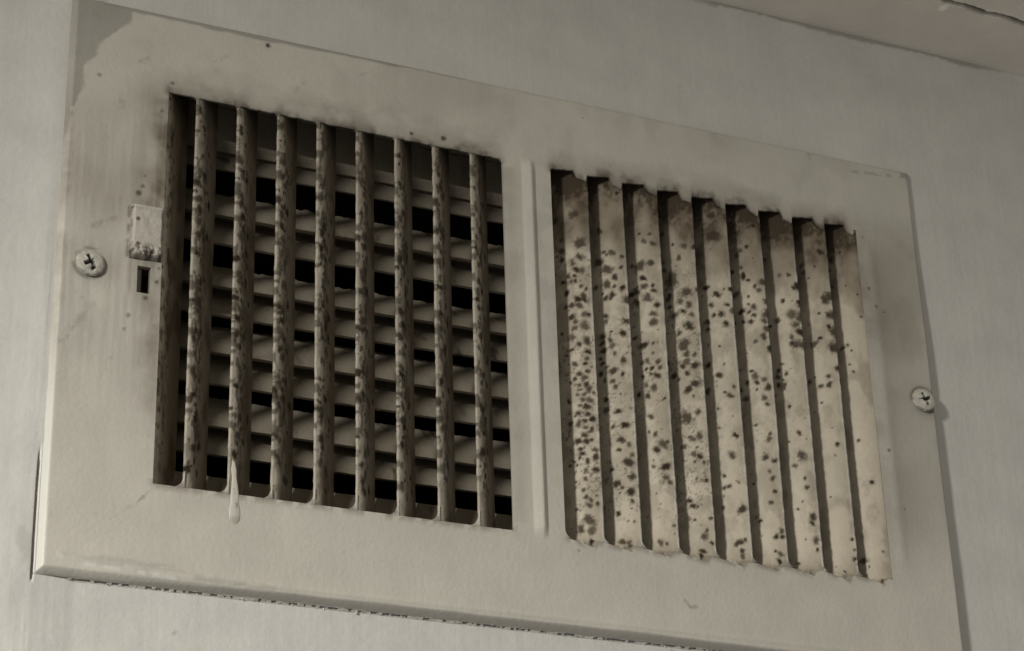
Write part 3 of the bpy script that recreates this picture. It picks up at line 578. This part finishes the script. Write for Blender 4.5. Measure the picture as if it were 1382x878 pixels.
def cove(d0, z0, d1, z1, n=9):
    """quarter-round section: faces down at its upper end, faces out at its lower end"""
    a = np.linspace(0, math.pi / 2, n)
    return [(d0 + (d1 - d0) * math.sin(t), z1 + (z0 - z1) * math.cos(t) ** 1.0) for t in a] if False else \
           [(d0 + (d1 - d0) * (1 - (1 - u) ** 2.0), z0 + (z1 - z0) * u) for u in np.linspace(0, 1, n)]

def roll(d0, z0, d1, z1, n=11):
    """rounded section: recedes at its upper end, swells towards the room at its lower end"""
    return [(d0 + (d1 - d0) * math.sin(u * math.pi / 2) ** 1.25, z0 + (z1 - z0) * u) for u in np.linspace(0, 1, n)]

BX = 120.5
for k, (za0, za1, zb0, zb1) in enumerate(((40.8, 34.2, 32.9, 24.9), (15.6, 9.9, 8.6, .6), (-4.7, -12.1, -13.4, -22.0), (-28.6, -36.0, -37.0, -44.7))):
    # heights read at 17 mm depth; shifted for the real depth of each edge (the eye looks up at about 0.52)
    def zz(z, d): return z + .55 * (d - 17)
    prof = roll(27.0, zz(za0 + .5, 27.0), 17.5, zz(za1, 17.5)) + [(18.6, zz(za1, 17.5) - .2), (21.0, zz(za1, 17.5) + .8)] + roll(28.0, zz(zb0, 28.0), 19.5, zz(zb1 - .5, 19.5)) + [(20.6, zz(zb1 - .5, 19.5) - .2)]
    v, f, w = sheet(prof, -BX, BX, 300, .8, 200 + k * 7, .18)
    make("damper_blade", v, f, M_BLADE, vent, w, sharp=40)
prof = [(17.0, 71.8), (17.8, 68.0), (18.4, 64.5)] + cove(19.0, 61.2, 20.5, 58.3, 5) + [(20.8, 58.2)] + roll(22.5, 58.8, 19.0, 51.2, 8)
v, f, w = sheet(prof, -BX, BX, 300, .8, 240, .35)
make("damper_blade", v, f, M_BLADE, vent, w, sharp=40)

def tube_box(x, z, y0, y1, seed, ny=24, nper=60):
    per = []
    for (a, b) in (((-x, z), (x, z)), ((x, z), (x, -z)), ((x, -z), (-x, -z)), ((-x, -z), (-x, z))):
        t = np.linspace(0, 1, nper)[:-1]
        per += [(a[0] + (b[0] - a[0]) * q, a[1] + (b[1] - a[1]) * q) for q in t]
    per.append(per[0]); per = np.array(per)
    ys = np.linspace(y0, y1, ny)
    P = np.repeat(per[None], ny, 0); Y = np.repeat(ys[:, None], len(per), 1)
    V = np.stack([P[..., 0], Y, P[..., 1]], -1)
    n = fbm(P[..., 0] / 7 + P[..., 1] / 9, Y / 4, seed, 4)
    W = np.zeros(V.shape[:2] + (4,)); W[..., 0] = .75 * sstep(.55, .68, n); W[..., 1] = .3
    return V.reshape(-1, 3), grid_faces(ny, len(per), None, True), W.reshape(-1, 4)
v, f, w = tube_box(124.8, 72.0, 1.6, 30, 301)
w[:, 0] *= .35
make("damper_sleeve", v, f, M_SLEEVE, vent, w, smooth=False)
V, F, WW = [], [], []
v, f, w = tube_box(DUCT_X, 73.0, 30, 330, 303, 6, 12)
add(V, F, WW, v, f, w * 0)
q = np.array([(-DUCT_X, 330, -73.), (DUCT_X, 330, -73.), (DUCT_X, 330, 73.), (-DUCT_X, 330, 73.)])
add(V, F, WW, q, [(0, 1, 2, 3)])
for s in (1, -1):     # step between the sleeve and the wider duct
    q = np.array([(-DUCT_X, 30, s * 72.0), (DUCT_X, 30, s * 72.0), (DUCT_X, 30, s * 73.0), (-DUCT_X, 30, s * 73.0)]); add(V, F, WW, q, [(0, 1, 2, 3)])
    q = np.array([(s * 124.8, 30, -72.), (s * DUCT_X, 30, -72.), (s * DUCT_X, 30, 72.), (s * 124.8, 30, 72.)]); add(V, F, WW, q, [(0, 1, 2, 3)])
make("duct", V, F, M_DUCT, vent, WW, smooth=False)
# turned-up rail of the damper frame along the foot of the openings
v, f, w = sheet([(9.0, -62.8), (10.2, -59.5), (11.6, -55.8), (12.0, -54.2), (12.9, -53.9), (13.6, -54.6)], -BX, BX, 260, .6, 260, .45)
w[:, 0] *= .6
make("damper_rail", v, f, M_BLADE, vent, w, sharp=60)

# ------------------------------------------------------------------ lever, screws, paint drip, caulk
def build_lever():
    x0, x1, z0, z1 = -129.3, -119.5, 5.2, 23.0
    xs = np.linspace(x0 - .3, x1 + .3, 60); zs = np.linspace(z0 - .3, z1 + .3, 100)
    X, Z = np.meshgrid(xs, zs, indexing='ij')
    ex = np.minimum(X - x0 - .5 * (fbm(Z / 3, Z * 0, 7) - .5), x1 - X + .5 * (fbm(Z / 3, Z * 0 + 4, 7) - .5))
    ez = np.minimum(Z - z0 - .8 * (fbm(X / 2, X * 0, 9) - .5), z1 - Z)
    de = np.minimum(ex, ez)
    prof = np.clip(1 - (1 - np.clip(de / 1.1, 0, 1)) ** 2.2, 0, 1)
    lift = 1.7 + .9 * (z1 - Z) / (z1 - z0)
    Y = 1.0 - (1.0 + lift) * prof + (fbm(X / 2.4, Z / 2.4, 15, 4) - .5) * .55
    # ridge of paint at the head, chipped crust at the foot
    Y -= .5 * np.exp(-((Z - z1 + 1.3) / .7) ** 2) * prof
    crust = fbm(X / 1.5, Z / 1.3, 19, 3); foot = 1 - sstep(2.0, 5.5, Z - z0)
    Y -= foot * (crust - .45) * 2.6 * prof
    n2 = fbm(X / 1.1, Z / 1.1, 23, 3)
    W = np.zeros(X.shape + (4,))
    W[..., 1] = .18 + .4 * (1 - prof) + .25 * foot
    W[..., 0] = np.maximum(.75 * sstep(.5, .64, 1 - crust) * foot, .6 * (1 - sstep(.1, .6, de)) * sstep(.45, .6, n2))
    for x, z, r in ((-127.3, 9.2, .8), (-124.6, 6.6, .9), (-120.6, 5.9, .7), (-129, 7.0, .8), (-127.5, 17.5, .8), (-129.2, 21.5, .6)):
        W[..., 0] = np.maximum(W[..., 0], .8 * (1 - sstep(r * .4, r * 1.2, np.hypot(X - x, Z - z))))
    W[..., 3] = .8 * (np.exp(-((Z - z1 + 1.2) / .6) ** 2) + np.exp(-(np.hypot((X + 127.6) / 1.3, (Z - 7.6) / 1.2)) ** 2) + .6 * np.exp(-((X - x1 + .7) / .5) ** 2) * (Z > 16)) * sstep(.3, .55, n2)
    make("damper_lever", np.stack([X, Y, Z], -1).reshape(-1, 3), grid_faces(len(xs), len(zs)), M_PLATE, vent, W.reshape(-1, 4))
build_lever()

def build_screw(x, z, r, tilt, rot, seed, filled, blots):
    nr, na = 44, 120
    rr = np.linspace(0, 1, nr)[:, None]; aa = np.linspace(0, 2 * math.pi, na)[None]
    U = r * rr * np.cos(aa); Wd = r * rr * np.sin(aa)
    h = 1.7 * np.sqrt(np.clip(1 - (rr * .94) ** 2, 0, 1)) + 0 * aa
    h = np.where(rr > .93, h * np.clip((1 - rr) / .07, 0, 1), h)
    c, s = math.cos(rot), math.sin(rot)
    p = U * c + Wd * s; q = -U * s + Wd * c
    wid = .62; ln = 2.5
    arm = np.maximum((1 - sstep(wid * .7, wid * 1.15, np.abs(p))) * (1 - sstep(ln * .85, ln, np.abs(q))), (1 - sstep(wid * .7, wid * 1.15, np.abs(q))) * (1 - sstep(ln * .85, ln, np.abs(p))))
    clog = np.ones_like(arm)
    for (bx, bz, br_) in filled:
        clog *= sstep(br_ * .6, br_, np.hypot(U - bx, Wd - bz))
    lump = (fbm(U / 1.8 + 9, Wd / 1.8 + 9, seed, 3) - .5) * .3
    Y = -.1 - h * .95 + arm * clog * 1.7 + lump * (rr < .97)
    Y = Y + tilt[0] * U + tilt[1] * Wd
    W = np.zeros(U.shape + (4,))
    W[..., 0] = .9 * arm * clog
    n = fbm(U / .9 + 3, Wd / .9 + 3, seed + 4, 3)
    W[..., 0] = np.maximum(W[..., 0], .45 * sstep(.86, .97, rr + 0 * aa) * sstep(.42, .58, fbm(U / 1.6, Wd / 1.6, seed + 6, 2)))
    for (bx, bz, br_) in blots:
        W[..., 0] = np.maximum(W[..., 0], .95 * (1 - sstep(br_ * .5, br_ * 1.1, np.hypot(U - bx, Wd - bz) + (n - .5) * .5)))
        Y += .5 * np.exp(-(np.hypot(U - bx, Wd - bz) / br_) ** 2)
    W[..., 1] = .18 * sstep(.45, .65, n); W[..., 3] = .5 * (1 - sstep(.3, .8, rr + 0 * aa))
    make("screw", np.stack([x + U, Y, z + Wd], -1).reshape(-1, 3), grid_faces(nr, na, None, True), M_SCREW, vent, W.reshape(-1, 4))
build_screw(-140.3, 1.6, 4.3, (.06, .10), .5, 401, ((1.6, .9, 1.3),), ((.4, -2.3, .7),))
build_screw(143.7, 2.4, 4.25, (-.10, .12), .35, 411, ((-1.7, -1.0, 1.1),), ())

def build_drip():
    """run of paint down the second slat that hangs over the plate's lower edge"""
    zs = np.linspace(-72.2, -52.0, 120); a = np.linspace(0, 2 * math.pi, 25)
    r = np.interp(zs, [-72.2, -71.8, -70.5, -68, -66, -63.5, -61, -58, -54, -52], [.05, .95, 1.65, 1.75, 1.4, 1.15, .9, .75, .6, .1])
    r = r + (fbm(zs / 2.5, zs * 0, 6, 3) - .5) * .4 * (r > .5)
    xc = np.interp(zs, [-72, -62, -52, -40], [-95.4, -95.6, -96.3, -96.6])
    yc = np.interp(zs, [-72, -64, -60, -40], [.2, .1, .0, .1])
    A, Zg = np.meshgrid(a, zs, indexing='ij')
    X = xc + r * np.cos(A); Y = yc + r * np.sin(A) * .24
    W = np.zeros(X.shape + (4,))
    n = fbm(X / 1.3, Zg / 1.8, 13, 3)
    W[..., 0] = .8 * sstep(.58, .68, n) * sstep(-64, -58, Zg)
    dd = np.hypot(X + 95.0, (Zg + 66.5) / 2.5); W[..., 0] = np.maximum(W[..., 0], .5 * (1 - sstep(.3, .7, dd + (n - .5))))
    W[..., 1] = .25 * (1 - sstep(-70.5, -69, Zg))
    make("paint_drip", np.stack([X, Y, Zg], -1).reshape(-1, 3), grid_faces(len(a), len(zs)), M_PLATE, vent, W.reshape(-1, 4))
build_drip()

def build_caulk():
    """brittle film of paint bridging plate and wall: pierced and crumbled along the bottom, open at the lower left"""
    V, F, WW = [], [], []
    xs = np.arange(-150.5, 150.6, .35); us = np.linspace(0, 1, 9)
    X, U = np.meshgrid(xs, us, indexing='ij')
    cr = fbm(X / 1.1, U * 2.2, 501, 3); seg = fbm(X / 16, X * 0, 505, 3)
    Y = 2.5 + 1.3 * U + (cr - .5) * .3 * np.sin(U * math.pi)
    Z = -PH + .15 - .95 * U ** 1.2 + (fbm(X / 3, U * 2, 511, 3) - .5) * .5 * np.sin(U * math.pi)
    xc = X[:-1, :-1]; uc = (U[:-1, :-1] + U[1:, 1:]) / 2
    hn = fbm(X[:-1, :-1] / .9, uc * 1.0, 515, 2)
    thr = .62 - .14 * sstep(.42, .62, seg[:-1, :-1])
    hole = (hn > thr) & (uc > .28) & (uc < .78)
    W = np.zeros(X.shape + (4,))
    W[..., 2] = .35 * (1 - sstep(.1, .5, U)); W[..., 3] = .8 * sstep(.3, .7, U); W[..., 0] = .25 * sstep(.55, .7, fbm(X / .8, U * 4, 517, 2)) * (U > .3) * (U < .85)
    add(V, F, WW, np.stack([X, Y, Z], -1).reshape(-1, 3), grid_faces(len(xs), len(us), ~hole), W.reshape(-1, 4))
    # crumbs of paint caught along the bottom edge
    rg = np.random.RandomState(77)
    for k in range(10):
        x = rg.uniform(-149, 149); s = rg.uniform(.15, .42) * np.array([rg.uniform(.6, 1.6), .6, rg.uniform(.5, 1.1)])
        c = np.array([x, rg.uniform(2.8, 3.5), -PH - rg.uniform(.2, 1.4)])
        b = np.array([(i, j, l) for i in (-1, 1) for j in (-1, 1) for l in (-1, 1)], float) * s + rg.normal(0, .12, (8, 3)) + c
        add(V, F, WW, b, [(0, 1, 3, 2), (4, 6, 7, 5), (0, 4, 5, 1), (2, 3, 7, 6), (0, 2, 6, 4), (1, 5, 7, 3)], np.tile([0, 0, 0, .6], (8, 1)))
    o = make("caulk_film", V, F, M_FLAKE, vent, WW, sharp=60)
    o["kind"] = "stuff"; o["label"] = "cracked crumbling line of old paint and caulk round the vent's edge"
build_caulk()
